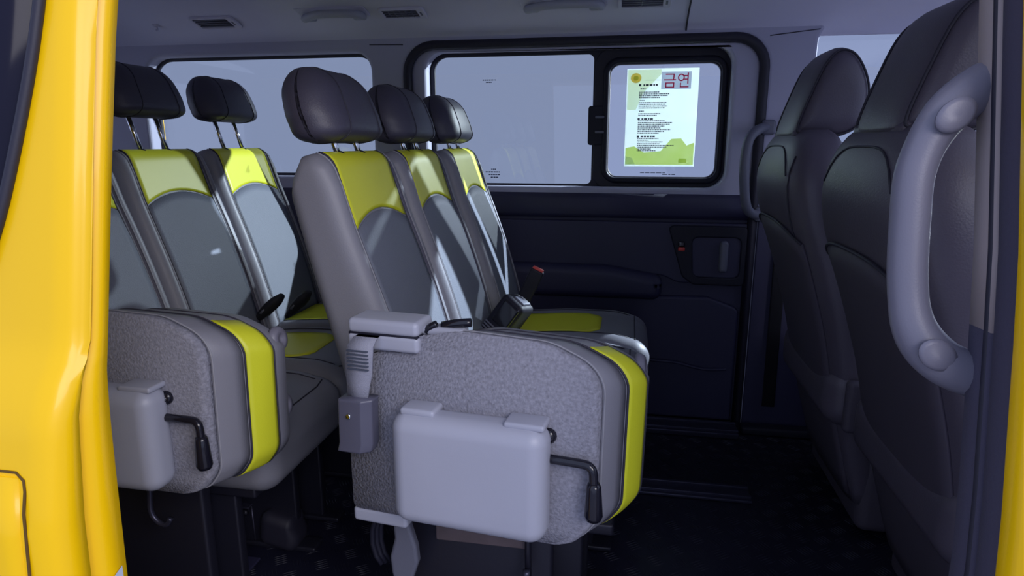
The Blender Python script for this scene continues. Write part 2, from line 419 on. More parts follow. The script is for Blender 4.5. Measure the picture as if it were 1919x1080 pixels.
# ceiling: curved headliner
CP = [(2.395, 1.398), (2.388, 1.418), (2.365, 1.440), (2.31, 1.468), (2.22, 1.497), (2.08, 1.523), (1.85, 1.542), (1.5, 1.55), (1.15, 1.54), (.92, 1.515), (.80, 1.475), (.75, 1.43)]
cpath = [tuple(p) for p in smooth_path([(y, z, 0) for y, z in CP], 4)]
ring = [(p[0], p[1]) for p in cpath]
prof = ring + [(y + (.03 if y > 2.3 else (-.03 if y < .85 else 0)), z + .04) for y, z in ring[::-1]]
ceil = struct(obj('ceiling', slab_profile(prof, -2.45, 1.55, 1), 'headliner'), 'grey curved fabric headliner')
def cove(px, py):
    """point and frame where the sight line through a photo pixel meets the headliner"""
    rx = Vector((math.cos(YAW), math.sin(YAW), 0)); f = Vector((-math.sin(YAW) * math.cos(PITCH), math.cos(YAW) * math.cos(PITCH), -math.sin(PITCH)))
    d = f * FPX + rx * (px - 959.5) + rx.cross(f) * (540 - py)
    for (y0, z0), (y1, z1) in zip(ring, ring[1:]):
        a0 = EYE.z + d.z / d.y * y0 - z0; a1 = EYE.z + d.z / d.y * y1 - z1
        if a0 * a1 <= 0:
            k = a0 / (a0 - a1); y = y0 + (y1 - y0) * k; z = z0 + (z1 - z0) * k
            return Vector((d.x / d.y * y, y, z)), math.atan2(z1 - z0, -(y1 - y0))
    y, z = ring[12]; return Vector((d.x / d.y * y, y, z)), R(20)
def seam(x):
    return tube([(x, y, z - .0005) for y, z in ring], .003, 6)
obj('seam', seam(.172), 'dark_stitch', ceil)

# back wall and near-side body
struct(obj('wall_back', plate(rr(.62, 2.46, -.05, 1.5, .05), [rr(.95, 2.15, .92, 1.38, .08)], 0, .06, .01), 'pillar_plastic'), 'grey tailgate trim at rear of van')
bw = bpy.data.objects['wall_back']; bw.data.transform(Matrix.Translation((-2.45, 0, 0)) @ Matrix.Rotation(R(90), 4, 'Z') )
def yn(z):
    """outer near body edge by height (tumblehome above the belt)"""
    K = [(-.1, .415), (.55, .428), (.70, .436), (.80, .452), (.835, .468), (.858, .486), (.9, .495), (1.035, .521), (1.18, .550), (1.30, .582), (1.42, .63), (1.52, .70)]
    for (a, b), (c, d) in zip(K, K[1:]):
        if z <= c: return b + (d - b) * (z - a) / (c - a)
    return K[-1][1]
def yi(z):
    K = [(-.1, .50), (.608, .507), (.773, .514), (.83, .518), (1.034, .560), (1.188, .594), (1.3, .63), (1.42, .68), (1.52, .74)]
    for (a, b), (c, d) in zip(K, K[1:]):
        if z <= c: return b + (d - b) * (z - a) / (c - a)
    return K[-1][1]
zs = sorted(set(lsp(-.1, .7, 8) + lsp(.70, .90, 12) + lsp(.9, 1.52, 10)))
rings = []
for z in zs:
    a, b = yn(z), yi(z); g = b - a
    sec = [(-2.45, a + .02), (-1.4, a + .004), (-.60, a), (-.53, a), (-.513, a + .002), (-.504, a + .008), (-.500, a + .018), (-.499, a + g * .42), (-.508, a + g * .47), (-.508, a + g * .55), (-.500, a + g * .60), (-.498, a + g * .97), (-.503, a + g), (-.56, b + .012), (-.70, b + .09), (-2.45, b + .09)]
    rings.append([(x, y, z) for x, y in sec])
wr = struct(obj('wall_right', loft(rings), 'yellow_paint'), 'yellow painted van body beside door opening at left edge')
# seam of the lower body lid and the lid itself
lid = []
for z in lsp(.30, .752, 8):
    a = yn(z); lid.append([(-.80, a + .003, z), (-.80, a - .006, z), (-.552, a - .006, z), (-.540, a - .004, z), (-.536, a + .002, z), (-.536, a + .006, z)])
obj('body_lid', loft(lid), 'yellow_paint', wr)
gp = [(-.80, yn(.757) - .0005, .757), (-.54, yn(.757) - .0005, .757), (-.532, yn(.75) - .0005, .75), (-.531, yn(.74) - .0005, .74)] + [(-.531, yn(z) - .0022, z) for z in lsp(.72, .30, 6)]
obj('panel_gap', tube(gp, .0013, 6), 'gap_shadow', wr)
st = []
for i, z in enumerate((.545, .615)):
    st.append((yi(z) - .037, z + .006 * 0)); st.append((yi(z) - .008, z + .012))
sk = obj('sticker', mesh([(-.4975, st[0][0], st[0][1]), (-.4975, st[1][0], st[1][1]), (-.4970, st[3][0], st[3][1]), (-.4970, st[2][0], st[2][1])], [(0, 1, 3, 2)] and [(0, 1, 2, 3)], False), 'sticker', wr, label='small grey printed label on door jamb')
rnd = random.Random(2); ms = []
for k in range(9):
    z = .555 + k * .0065; y0 = yi(z) - .034 + rnd.uniform(0, .01); y1 = y0 + rnd.uniform(.005, .014)
    ms.append(mesh([(-.4965, y0, z), (-.4965, y1, z + .003), (-.4965, y1, z + .0055), (-.4965, y0, z + .0025)], [(0, 1, 2, 3)], False))
obj('label_print', join(*ms), 'ink', sk)
obj('striker_stud', xf(lathe([(0, 0), (.011, 0), (.012, .004), (.009, .01), (.005, .012), (0, .012)], 16), Matrix.Translation((-.499, yi(.59) - .052, .572)) @ Matrix.Rotation(R(90), 4, 'Y')), 'rail_metal', wr)
# dark quarter glass at the far left
def yo(z): return yn(z) - .003
ql = [(-.545, 1.42), (-.540, 1.30), (-.541, 1.17), (-.570, 1.02), (-.600, .93), (-.628, .885), (-.66, .870), (-1.2, .865), (-1.2, 1.42)]
qd = smooth_path([(x, z, 0) for x, z in ql[:7]], 5)
qp = [(p[0], p[1]) for p in qd] + ql[7:]
rows_ = [(p[0], p[1]) for p in qd][::-1]
gr = [[(x - (x + 1.3) * k / 6, yo(z) + .0005 + .002 * (k == 6), z) for k in range(7)] for x, z in rows_]
gr = [r_ + [(x, y + .004, z) for x, y, z in r_[::-1]] for r_ in gr]
qo = struct(obj('window_5', loft(gr), 'privacy_glass'),
            'dark privacy glass of rear side window at left edge')
obj('gasket', tube([(p[0], yo(p[1]) - .001, p[1]) for p in qd] + [(-1.2, yo(.870) - .001, .870)], .005, 8), 'black_rubber', qo)
# front bulkhead and dashboard ahead of the front seats
struct(obj('wall_front', join(rbox(.30, 1.62, .42, .06, 4, (2, 4, 2), at=(1.42, 1.52, .60)), rbox(.06, 1.72, .85, .01, 2, (1, 1, 1), at=(1.57, 1.52, .32))), 'door_plastic'), 'dark dashboard ahead of the front seats')
# near roof rail closing the gap above the door opening
struct(obj('wall_right_top', slab_profile([(.76, 1.43), (.80, 1.47), (.80, 1.56), (.72, 1.54), (.66, 1.47), (.66, 1.41)], -2.45, 1.55, 1), 'yellow_paint'), 'yellow roof side above the door opening')
def yb(z):
    K = [(-.1, .525), (.723, .538), (.949, .578), (1.17, .636), (1.42, .715), (1.52, .74)]
    for (a, b), (c, d) in zip(K, K[1:]):
        if z <= c: return b + (d - b) * (z - a) / (c - a)
    return K[-1][1]
# near front door, beyond the pillar
d2 = struct(obj('door_2', loft([[(.64, yb(z) - .08, z), (1.6, yb(z) - .08, z), (1.6, yb(z), z), (.64, yb(z), z)] for z in lsp(-.1, .86, 6)]), 'door_plastic'), 'near front door panel beyond the pillar')
obj('pane', loft([[(.64, yb(z) - .05, z), (1.6, yb(z) - .05, z), (1.6, yb(z) - .045, z), (.64, yb(z) - .045, z)] for z in lsp(.86, 1.45, 4)]), 'clear_glass', d2)
# near B-pillar: yellow flange, rubber weatherstrip, beige trim
zb = lsp(-.1, 1.5, 24)
struct(obj('wall_right_front', loft([[(.292, yb(z) - .046, z), (.294, yb(z) - .066, z), (.310, yb(z) - .070, z), (.318, yb(z) - .08, z), (.62, yb(z) - .08, z), (.62, yb(z) - .03, z), (.33, yb(z) - .02, z), (.304, yb(z) - .02, z)] for z in zb]), 'yellow_paint'), 'orange yellow body pillar at right edge of the photo')
struct(obj('trim_5', tube([(.303, yb(z) - .025, z) for z in zb], .020, 12, up=(1, 0, 0), flat=.55), 'seal_rubber'), 'dark rubber weatherstrip along near door pillar')
obj('lip', tube([(.2965, yb(z) - .003, z) for z in zb], .0045, 8), 'black_rubber', bpy.data.objects['trim_5'])
struct(obj('trim_6', loft([[(.294, yb(z) - .01, z), (.291, yb(z) + .018, z), (.296, yb(z) + .026, z), (.34, yb(z) + .05, z), (.64, yb(z) + .05, z), (.64, yb(z) - .01, z)] for z in zb if z > .899]), 'beige_trim'), 'beige plastic edge of near door pillar trim')
struct(obj('trim_7', loft([[(.294, yb(z) - .01, z), (.291, yb(z) + .018, z), (.296, yb(z) + .026, z), (.34, yb(z) + .05, z), (.64, yb(z) + .05, z), (.64, yb(z) - .01, z)] for z in zb if z < .901]), 'seal_rubber'), 'dark lower edge of near door pillar trim')

# ================================================================== THINGS ON THE HEADLINER
def frame_on_cove(px, py):
    """matrix with x along the van, y down the slope towards the window, z out of the headliner"""
    p, a = cove(px, py)
    yv = Vector((0, math.cos(a), -math.sin(a))); zv = Vector((0, -math.sin(a), -math.cos(a))); xv = yv.cross(zv)
    M = Matrix((xv, yv, zv)).transposed().to_4x4(); M.translation = p
    return M
def vent(px, py, W, H, label, cells):
    M = frame_on_cove(px, py)
    t = thing('air_vent', label, 'vent', M.translation, 0, 'headliner air vents')
    def add(name, me, m, par=t): return obj(name, xf(me, M), m, par, True)
    o = rr(-W / 2, W / 2, -H / 2, H / 2, .012); i = rr(-W / 2 + .026, W / 2 - .012, -H / 2 + .012, H / 2 - .012, .004)
    TOZ = Matrix(((1, 0, 0, 0), (0, 0, 1, 0), (0, -1, 0, 0), (0, 0, 0, 1)))
    add('bezel', xf(plate(o, [i], -.008, .004, .003), TOZ), 'headliner')
    add('backing', xf(plate(rr(-W / 2 + .02, W / 2 - .008, -H / 2 + .008, H / 2 - .008, .004), [], -.002, .002, .0005), TOZ), 'black_plastic')
    n = 4
    for k in range(n):
        yy = -H / 2 + .012 + (H - .024) * (k + .5) / n
        add('slat', rbox(W - .038, .0045, .006, .001, 1, (1, 1, 1), at=(.007, yy, .004)), 'mid_plastic')
    for k in range(cells):
        xx = -W / 2 + .026 + (W - .038) * (k + 1) / (cells + 1)
        add('divider', rbox(.003, H - .024, .005, .001, 1, (1, 1, 1), at=(xx, 0, .0035)), 'mid_plastic')
    add('thumb_wheel', rbox(.008, .026, .006, .002, 2, (1, 1, 1), at=(-W / 2 + .014, 0, .006)), 'mid_plastic')
    return t
vent(404, 41, .172, .085, 'slatted grey air vent in headliner, leftmost of three', 0)
vent(755, 23, .160, .078, 'grey grid air vent in headliner between the two assist handles', 5)
vent(1208, 2, .168, .078, 'grey air vent at top edge right of second assist handle', 1)
def assist(px, py, L, label):
    M = frame_on_cove(px, py)
    t = thing('assist_handle', label, 'handle', M.translation, 0, 'headliner assist handles')
    h = L / 2
    pts = smooth_path([(-h + .020, .026, .004), (-h + .004, .012, .014), (-h + .010, -.018, .022), (-h + .04, -.034, .026), (0, -.038, .026), (h - .07, -.034, .026), (h - .03, -.014, .024), (h - .006, .012, .016), (h - .014, .026, .004)], 5)
    obj('grip', xf(tube(pts, [.0135] * len(pts), 10), M), 'light_plastic', t, True)
    obj('recess_plate', xf(rbox(L + .03, .070, .006, .002, 2, (1, 1, 1), at=(0, .0, .0)), M), 'headliner', t, True)
    for s in (-1, 1):
        obj('mounting_cap', xf(rbox(.048, .026, .022, .009, 3, (2, 2, 2), at=(s * (h - .020), .022, .010)), M), 'light_plastic', t, True)
    return t
assist(622, 22, .225, 'curved grey assist handle in headliner above second row headrests')
assist(1056, 3, .25, 'grey assist handle at top edge above the sliding door window')
M = frame_on_cove(292, 47)
tag(obj('coat_hook', xf(join(rbox(.024, .018, .010, .004, 2, (1, 1, 1)), tube([(0, .004, .004), (0, .012, .012), (0, .004, .018)], .004, 8)), M), 'headliner'), 'small grey coat hook on headliner left of the vents', 'hook')

# ================================================================== PASSENGER SEATS
BT, BW, BH, BR = .105, .372, .640, .036       # backrest thickness, width, height, rounding
REC = R(15.5); BZ = .425
def bol(y): return .012 * sm(.135, .165, abs(y))
def bdef(x, y, z):
    """backrest: z from 0 to BH, x across the thickness; recline about the bottom"""
    k = z / BH
    x *= 1.12 - .26 * k
    if x > 0: x += bol(y) * sm(0, BT * .4, x) * sm(1.0, .9, k) + .010 * math.sin(math.pi * min(1, k * 1.3)) * sm(0, .03, x)
    if x < 0: z -= .045 * sm(.78, 1, k) * min(1, -x / (BT * .4))
    x -= BT / 2
    y *= 1 - .03 * sm(.6, 1, k)
    return (x * math.cos(REC) - z * math.sin(REC), y, BZ + z * math.cos(REC) + x * math.sin(REC))
def bsurf(y, z, lift=0):
    zz = min(z, BH - BR * .05)
    d = max(0, zz - (BH - BR)); x = BT / 2 - BR + math.sqrt(max(0, BR * BR - d * d))
    nx_, nz_ = (x - BT / 2 + BR) / BR, d / BR
    return bdef(x + lift * nx_, y, zz + lift * nz_)
CL, CW, CH, CR = .440, .372, .15, .05
def cdef(x, y, z):
    z += .010 * sm(.11, .15, abs(y)) * sm(0, CH * .4, z) - .022 * sm(.10, CL / 2, x) * sm(-CH / 2, CH / 2, z)
    z -= .012 * sm(0, -CL / 2, x)
    return (x + CL / 2 - .02, y, z + .478 - CH / 2)
def csurf(x, y, lift=0):
    return cdef(x - CL / 2 + .02, y, CH / 2 + lift)
def zarch(y): return .515 - .032 * (y / .140) ** 2
def make_seat(name, label, lift, group):
    t = thing(name, label, 'seat', group=group)
    b = obj('backrest', rbox(BT, BW, BH, BR, 5, (4, 18, 16), fn=lambda x, y, z: bdef(x, y, z + BH / 2)), 'grey_leather', t)
    ys = lsp(-.139, .139, 16)
    def top(y, v, l):
        # v 0..1 from the arched lower edge up and over the top rim
        z0 = zarch(y); L1 = BH - BR - z0; L2 = BR * R(82)
        s = v * (L1 + L2)
        if s <= L1: return bsurf(y, z0 + s, l)
        return bsurf(y, BH - BR + BR * math.sin((s - L1) / BR), l)
    obj('lime_panel', patch(top, ys, lsp(0, 1, 18), .003), 'lime_leather', b, label='lime yellow upper panel')
    obj('centre_panel', patch(lambda y, v, l: bsurf(y, .03 + (zarch(y) - .005 - .03) * v, l + .002 * math.sin(math.pi * v)), ys, lsp(0, 1, 16), .003), 'panel_fabric', b, label='darker grey centre panel')
    for s in (-1, 1):
        def bolp(u, v, l):
            L1 = BH - BR - .02; q = v * (L1 + BR * R(80))
            return bsurf(s * (.1405 + .0105 * u), .02 + q if q <= L1 else BH - BR + BR * math.sin((q - L1) / BR), l)
        obj('bolster', patch(bolp, lsp(0, 1, 4), lsp(0, 1, 26), .0012), 'bolster_leather', b, label='dark grey leather bolster')
        obj('seam', tube([bsurf(s * .1515, z, .001) for z in lsp(.02, BH - BR, 16)] + [bsurf(s * .1515, BH - BR + BR * math.sin(R(a)), .001) for a in (20, 40, 60, 78)], .0016, 6), 'stitch', b)
        obj('piping', tube([bsurf(s * .1400, z, .002) for z in lsp(.02, BH - BR, 16)] + [bsurf(s * .1400, BH - BR + BR * math.sin(R(a)), .002) for a in (20, 40, 60, 78)], .0022, 6), 'dark_stitch', b)
    c = obj('cushion', rbox(CL, CW, CH, CR, 5, (16, 16, 5), fn=cdef), 'grey_leather', t)
    def lime(u, v, l):
        y = v * .112; e = CL * .62 - .05 * max(0, (abs(v) - .55) / .45) ** 2
        return csurf(.005 + (e - .005) * u, y, l)
    obj('lime_panel', patch(lime, lsp(0, 1, 10), lsp(-1, 1, 14), .003), 'lime_leather', c, label='lime yellow seat panel')
    obj('seam', tube([csurf(x, s_ * .135, .001) for s_, x in [(-1, v) for v in lsp(.02, CL - .08, 8)]], .0016, 6), 'dark_stitch', c)
    obj('seam', tube([csurf(x, .135, .001) for x in lsp(.02, CL - .08, 8)], .0016, 6), 'dark_stitch', c)
    obj('seam', tube([csurf(CL - .065, y, .001) for y in lsp(-.14, .14, 10)], .0018, 6), 'dark_stitch', c)
    # headrest
    HT, HW, HH, HR = .122, .282, .148, .055
    def hdef(x, y, z):
        k = z / HH + .5
        q = 1 + .22 * sm(.30, 0, k)
        y *= (1 - .16 * sm(.35, 1, k)) * (1 + .10 * sm(.30, 0, k))
        x *= (1.06 - .18 * k) * q
        x += -.012 * (y / (HW / 2)) ** 2 * (x > 0)
        a = R(17); z2 = z + HH / 2
        return (-.205 + x * math.cos(a) - z2 * math.sin(a), y, 1.052 + lift + z2 * math.cos(a) + x * math.sin(a) * .35)
    h = obj('headrest', rbox(HT, HW, HH, HR, 6, (3, 8, 4), fn=hdef), 'dark_leather', t, label='dark leather headrest')
    for s in (-1, 1):
        ring_ = [hdef(px, s * .070, pz) for px, pz in rr(-HT / 2 - .0004, HT / 2 + .0004, -HH / 2 - .0004, HH / 2 + .0004, HR, 8)]
        p = obj('headrest_seam', tube(ring_, .0014, 6, closed=True), 'dark_stitch', h)
        ytop = bdef(-.01, 0, BH)
        base = Vector((-.195, s * .052, 1.015)); tip = Vector((-.218 - lift * .3, s * .052, 1.09 + lift))
        obj('headrest_post', tube([base, tip], .0065, 10), 'chrome', t, label='chrome headrest post')
        obj('post_guide', xf(lathe([(0, 0), (.014, 0), (.014, .006), (.009, .012), (0, .012)], 14), Matrix.Translation((-.197, s * .052, 1.022)) @ Matrix.Rotation(-R(20), 4, 'Y')), 'black_plastic', t)
    # pedestal
    obj('base_frame', join(rbox(.34, .30, .025, .006, 2, (1, 1, 1), at=(.20, 0, .318)), rbox(.30, .026, .30, .006, 2, (1, 1, 1), at=(.16, -.12, .16)), rbox(.30, .026, .30, .006, 2, (1, 1, 1), at=(.16, .12, .16))), 'frame_metal', t)
    for s in (-1, 1):
        obj('foot', rbox(.40, .05, .014, .005, 2, (1, 1, 1), at=(.16, s * .12, .010)), 'frame_metal', t)
    return t
X2, X3 = -.352, -1.130
YS = (1.272, 1.652, 2.032)
CL = .355
s2 = make_seat('passenger_seat', 'second row seat nearest the camera, its whole side in view', 0.0, 'second row seats')
s2.location = (X2 - .02, YS[0], 0)
CL = .455
sm_ = make_seat('passenger_seat', 'middle seat of second row, between near and window seats', 0.0, 'second row seats')
sm_.location = (X2 - .015, YS[1], 0)
dup(sm_, (X2, YS[2], 0), 0, 'second row seat by the far sliding door, brightly lit')
s3 = make_seat('passenger_seat', 'third row seat closest to the yellow pillar, partly hidden', 0.07, 'third row seats')
s3.location = (X3, YS[0], 0)
dup(s3, (X3, YS[1], 0), 0, 'middle third row seat with raised dark headrest beside yellow pillar')
dup(s3, (X3, YS[2], 0), 0, 'third row seat by far quarter window with raised headrest')

# ------------------------------------------------------------------ buckles on the benches
def buckle(name, base, tip, label, red, wd=.034):
    b, q = Vector(base), Vector(tip); d = (q - b); L = d.length; d.normalize()
    t = thing(name, label, 'buckle', base, 0, 'seat belt buckles')
    ax = Vector((0, 1, 0)); n = d.cross(ax).normalized()
    M = Matrix((ax.cross(d) * 1, ax, d)).transposed().to_4x4(); M.translation = b + d * L * .36
    obj('stalk', tube([b, b + d * L * .5], .011, 8, flat=.5), 'black_webbing', t, True)
    obj('housing', xf(rbox(wd, .024, L * .62, .006, 3, (2, 2, 3), at=(0, 0, L * .31)), M), 'black_plastic', t, True)
    obj('release_button' if red else 'end_cap', xf(rbox(wd * .8, .017, .012, .003, 2, (1, 1, 1), at=(0, 0, L * .62)), M), 'red_button' if red else 'gloss_black', t, True)
    return t
buckle('belt_buckle', (-.345, 1.845, .49), (-.252, 1.845, .690), 'upright black belt buckle with red button by far seat', True, .042)
t = thing('belt_buckle', 'wide black belt buckle lying on second row cushion behind front jump seat', 'buckle', (-.36, 1.71, .49), 0, 'seat belt buckles')
Mb = Matrix.Translation((-.318, 1.70, .574)) @ Matrix.Scale(1.22, 4) @ Matrix.Rotation(R(35), 4, 'Y') @ Matrix.Rotation(R(-20), 4, 'Z')
obj('housing', xf(rbox(.062, .070, .105, .012, 3, (2, 2, 3)), Mb), 'black_plastic', t, True)
obj('face_plate', xf(rbox(.044, .010, .058, .004, 2, (1, 1, 1), at=(.004, -.034, .014)), Mb), 'gloss_black', t, True)
for k in range(4):
    obj('rib', xf(rbox(.056, .006, .004, .0015, 1, (1, 1, 1), at=(0, -.035, -.026 - k * .007)), Mb), 'mid_plastic', t, True)
obj('end_tab', xf(rbox(.030, .040, .010, .003, 2, (1, 1, 1), at=(.004, 0, .052)), Mb), 'mid_plastic', t, True)
obj('stalk', tube([(-.37, 1.72, .47), (-.345, 1.71, .53)], .018, 8), 'black_webbing', t, True)
for (b0, b1, lab) in (((-1.16, 1.80, .495), (-1.055, 1.79, .585), 'black belt buckle on third row cushion, nearer the pillar'),
                      ((-1.08, 1.86, .50), (-.995, 1.85, .585), 'black rounded belt buckle on third row cushion, nearer the window')):
    t = thing('belt_buckle', lab, 'buckle', b0, 0, 'seat belt buckles')
    p = [Vector(b0).lerp(Vector(b1), k / 5) for k in range(6)]
    obj('sleeve', tube(p, [.014, .020, .026, .029, .027, .016], 12, flat=.62), 'black_webbing', t, True)
    obj('buckle_head', tube([Vector(b0).lerp(Vector(b1), .40), Vector(b0).lerp(Vector(b1), .56)], .031, 4, flat=.6), 'mid_plastic', t, True)

# ================================================================== FOLDED JUMP SEATS
# local frame: x along the van (0 at front edge), y=0 on the carpet face towards the door opening
OUT = [(-.400, .462), (-.030, .458), (0, .500), (.004, .740), (-.075, .776), (-.205, .782), (-.300, .762), (-.345, .735), (-.400, .722)]
OUTF = fillet(OUT, [.012, .055, .05, .075, .10, .10, .06, .05, .03], 7)
def ringo(y, ox, oz=None):
    """outline pushed out by ox at the front and oz at top/bottom"""
    oz = 0 if oz is None else oz
    out = []
    for x, z in OUTF:
        k = sm(-.40, -.02, x)
        out.append((x + ox * k, y, z + oz * (1 if z > .62 else -1) * sm(0, .12, abs(z - .62)) - .24 * y * sm(.66, .74, z)))
    return out
def strip(secs, cap=True): return loft([ringo(*s) for s in secs], cap)
def make_jump(name, label, loc, rot):
    t = thing(name, label, 'seat', loc, rot, 'folded jump seats')
    Z = lambda me: me
    c = obj('carpet_face', strip([(.0, -.012), (.004, -.004), (.012, .0), (.020, .001)]), 'carpet', t, label='grey carpet on the folded seat back')
    obj('side_strip', strip([(.020, .001), (.024, .006), (.048, .020), (.068, .028)]), 'grey_leather', t)
    obj('centre_strip', strip([(.068, .028), (.072, .031), (.100, .046), (.116, .052), (.120, .052)]), 'grey_leather', t)
    N_ = len(OUTF); sel = [k for k in range(N_) if OUTF[k][0] > -.062 and (OUTF[k][1] < .62 or OUTF[k][0] > -.075)]
    ys_ = [.071, .078, .086, .094, .102, .110, .118]; ox_ = [.031, .035, .0395, .0435, .047, .050, .052]
    def limep(u, v, l):
        y, o_ = ys_[v], ox_[v]; x, _, z = ringo(y, o_)[sel[u]]; c = Vector((-.15, 0, .62)); d = (Vector((x, 0, z)) - c).normalized()
        return (x + d.x * l, y, z + d.z * l)
    obj('lime_strip', patch(limep, list(range(len(sel))), list(range(7)), .003), 'lime_leather', t, label='lime yellow leather strip')
    i = obj('inner_strip', strip([(.120, .052), (.124, .055), (.155, .055), (.176, .040), (.186, .020), (.190, -.01)]), 'grey_leather', t)
    for yy, oo in ((.0215, .003), (.069, .031), (.120, .055)):
        obj('piping', tube(ringo(yy, oo), .0018, 6, closed=True), 'stitch' if yy < .05 else 'dark_stitch', t)
    for z in (.695, .565):
        Mg = Matrix.Translation((.038, .158, z)) @ Matrix.Rotation(R(80), 4, 'Y')
        g = obj('headrest_guide', xf(lathe([(0, 0), (.024, 0), (.025, .006), (.020, .014), (.009, .015), (.006, .010), (0, .010)], 20), Mg), 'handle_plastic', t, label='round grey headrest guide with hole')
    # plastic hinge cover with its lever
    def cv(x, y, z):
        y += .010 * sm(.02, .115, x) * 0
        return (x + .02 * (z + .1) * 0, y, z)
    cover = obj('hinge_cover', rbox(.240, .062, .180, .026, 5, (6, 3, 6), at=(-.184, -.024, .571)), 'light_plastic', t, label='light grey plastic hinge cover')
    obj('top_lip', rbox(.055, .040, .012, .005, 2, (2, 2, 1), at=(-.262, -.020, .6620)), 'light_plastic', cover)
    obj('top_lip', rbox(.060, .040, .010, .004, 2, (2, 2, 1), at=(-.098, -.020, .6615)), 'light_plastic', cover)
    lv = obj('lever', tube(smooth_path([(-.085, -.012, .606), (-.050, -.014, .606), (-.016, -.016, .606), (-.006, -.017, .603), (-.001, -.018, .594), (0, -.018, .565)], 5), .0068, 10), 'gloss_black', t, label='black bent release lever')
    obj('grip', tube([(0, -.018, .580), (.0005, -.018, .574), (.001, -.018, .530), (.001, -.018, .523)], [.0085, .0105, .0135, .011], 14), 'gloss_black', lv)
    obj('bolt', xf(lathe([(0, 0), (.012, 0), (.012, .008), (.008, .013), (0, .014)], 14), Matrix.Translation((-.070, .004, .636)) @ Matrix.Rotation(R(90), 4, 'X')), 'gloss_black', t)
    obj('bolt_head', xf(lathe([(0, 0), (.006, 0), (.006, .004), (.004, .006), (0, .006)], 10), Matrix.Translation((-.070, -.009, .636)) @ Matrix.Rotation(R(90), 4, 'X')), 'chrome', t)
    # lower bracket below the folded seat
    obj('bottom_bracket', rbox(.098, .075, .026, .007, 3, (2, 2, 1), at=(-.354, .038, .449)), 'light_plastic', t)
    return t
j2 = make_jump('folding_seat', 'folded carpet-backed jump seat in front, with grey buckle strap', (-.030, .850, 0), R(-6.5))
j3 = dup(j2, (-.676, .886, 0), R(-1), 'folded carpet-backed jump seat beside yellow pillar')

# stand of the near jump seat: leg plate, gas-strut bracket and swivel foot
t = j2
obj('stand_column', rbox(.28, .03, .42, .008, 2, (1, 1, 1), at=(-.25, 1.045, .225)), 'frame_metal', t, True)
obj('bracket_plate', xf(plate(fillet([(-.325, .335), (-.155, .335), (-.155, .46), (-.325, .46)], .004), [], 1.012, 1.020, .002), Matrix.Identity(4)), 'rusty_plate', t, True, label='grey and rusty steel plate')
obj('edge_rod', tube([(-.152, 1.0, .46), (-.151, 1.0, .345), (-.150, 1.0, .28)], .006, 8), 'frame_metal', t, True)
obj('edge_bolt', tube([(-.158, .99, .302), (-.146, .99, .302)], .008, 10), 'rail_metal', t, True)
obj('stand_base', rbox(.38, .10, .016, .006, 2, (1, 1, 1), at=(-.25, 1.04, .010)), 'frame_metal', t, True)
# tongue latch hanging under the near jump seat
t = j2
lat = fillet([(-.392, .430), (-.360, .430), (-.358, .385), (-.347, .345), (-.345, .315), (-.360, .270), (-.368, .24), (-.384, .24), (-.396, .290), (-.398, .322), (-.388, .36)], .012, 4)
obj('latch_paddle', plate(lat, [], .965, .985, .006, 3), 'mid_plastic', t, True, 'grey rounded latch paddle')
ro = [(-.405 + .026 * math.cos(a) - .012, 1.0, .335 + .055 * math.sin(a)) for a in (R(100), R(130), R(160), R(190), R(220), R(250))]
for k in range(3):
    obj('latch_rib', tube([(x + .006 * k, .995 + .006 * k, z) for x, _, z in ro], .005, 8), 'black_plastic', t, True)
obj('latch_link', tube([(-.385, .99, .36), (-.388, .995, .41), (-.386, 1.0, .45)], .007, 8), 'black_plastic', t, True)

# top bracket, strap and buckle of the near jump seat
Mj = Matrix.Translation(j2.location) @ j2.rotation_euler.to_matrix().to_4x4()
t = j2
def jm(me): return xf(me, Mj)
obj('bracket_upper_shell', jm(rbox(.118, .060, .024, .008, 3, (3, 3, 1), at=(-.330, .022, .778))), 'light_plastic', t, True)
obj('bracket_lower_shell', jm(rbox(.119, .060, .026, .007, 3, (3, 3, 1), at=(-.329, .020, .755))), 'light_plastic', t, True)
obj('bracket_split_line', jm(rbox(.115, .058, .004, .001, 1, (1, 1, 1), at=(-.329, .021, .767))), 'black_plastic', t, True)
obj('bracket_arm', jm(rbox(.075, .030, .014, .006, 3, (3, 2, 1), at=(-.245, .030, .772))), 'light_plastic', t, True)
obj('bracket_catch', jm(tube(smooth_path([(-.268, .02, .770), (-.262, .02, .778), (-.252, .022, .783)], 3), .006, 8)), 'gloss_black', t, True)
obj('bracket_catch', jm(tube(smooth_path([(-.245, .028, .779), (-.225, .028, .784), (-.200, .032, .787)], 3), .007, 8)), 'gloss_black', t, True)
t = thing('seat_belt_buckle', 'grey belt buckle hanging on webbing strap from front jump seat', 'buckle', Mj @ Vector((-.37, -.03, .62)))
def web(path, wd):
    """flat strap: centre path with half widths, facing the opening"""
    ring_ = []
    for (x, y, z), w_ in zip(path, wd):
        ring_.append([(x - w_, y - .002, z), (x, y - .004, z), (x + w_, y - .002, z), (x + w_, y + .002, z), (x, y + .001, z), (x - w_, y + .002, z)])
    return loft(ring_)
pth = [(-.352, .004, .766), (-.350, -.020, .766), (-.354, -.030, .755), (-.358, -.030, .735), (-.360, -.028, .710), (-.363, -.026, .69), (-.366, -.026, .660)]
obj('strap', jm(web(pth, [.018, .019, .021, .023, .022, .019, .016])), 'webbing', t, True, label='grey webbing strap')
for k in range(6):
    obj('stitching', jm(rbox(.036, .003, .0022, .0008, 1, (1, 1, 1), at=(-.3575, -.0345, .748 - k * .0058))), 'ink', t, True)
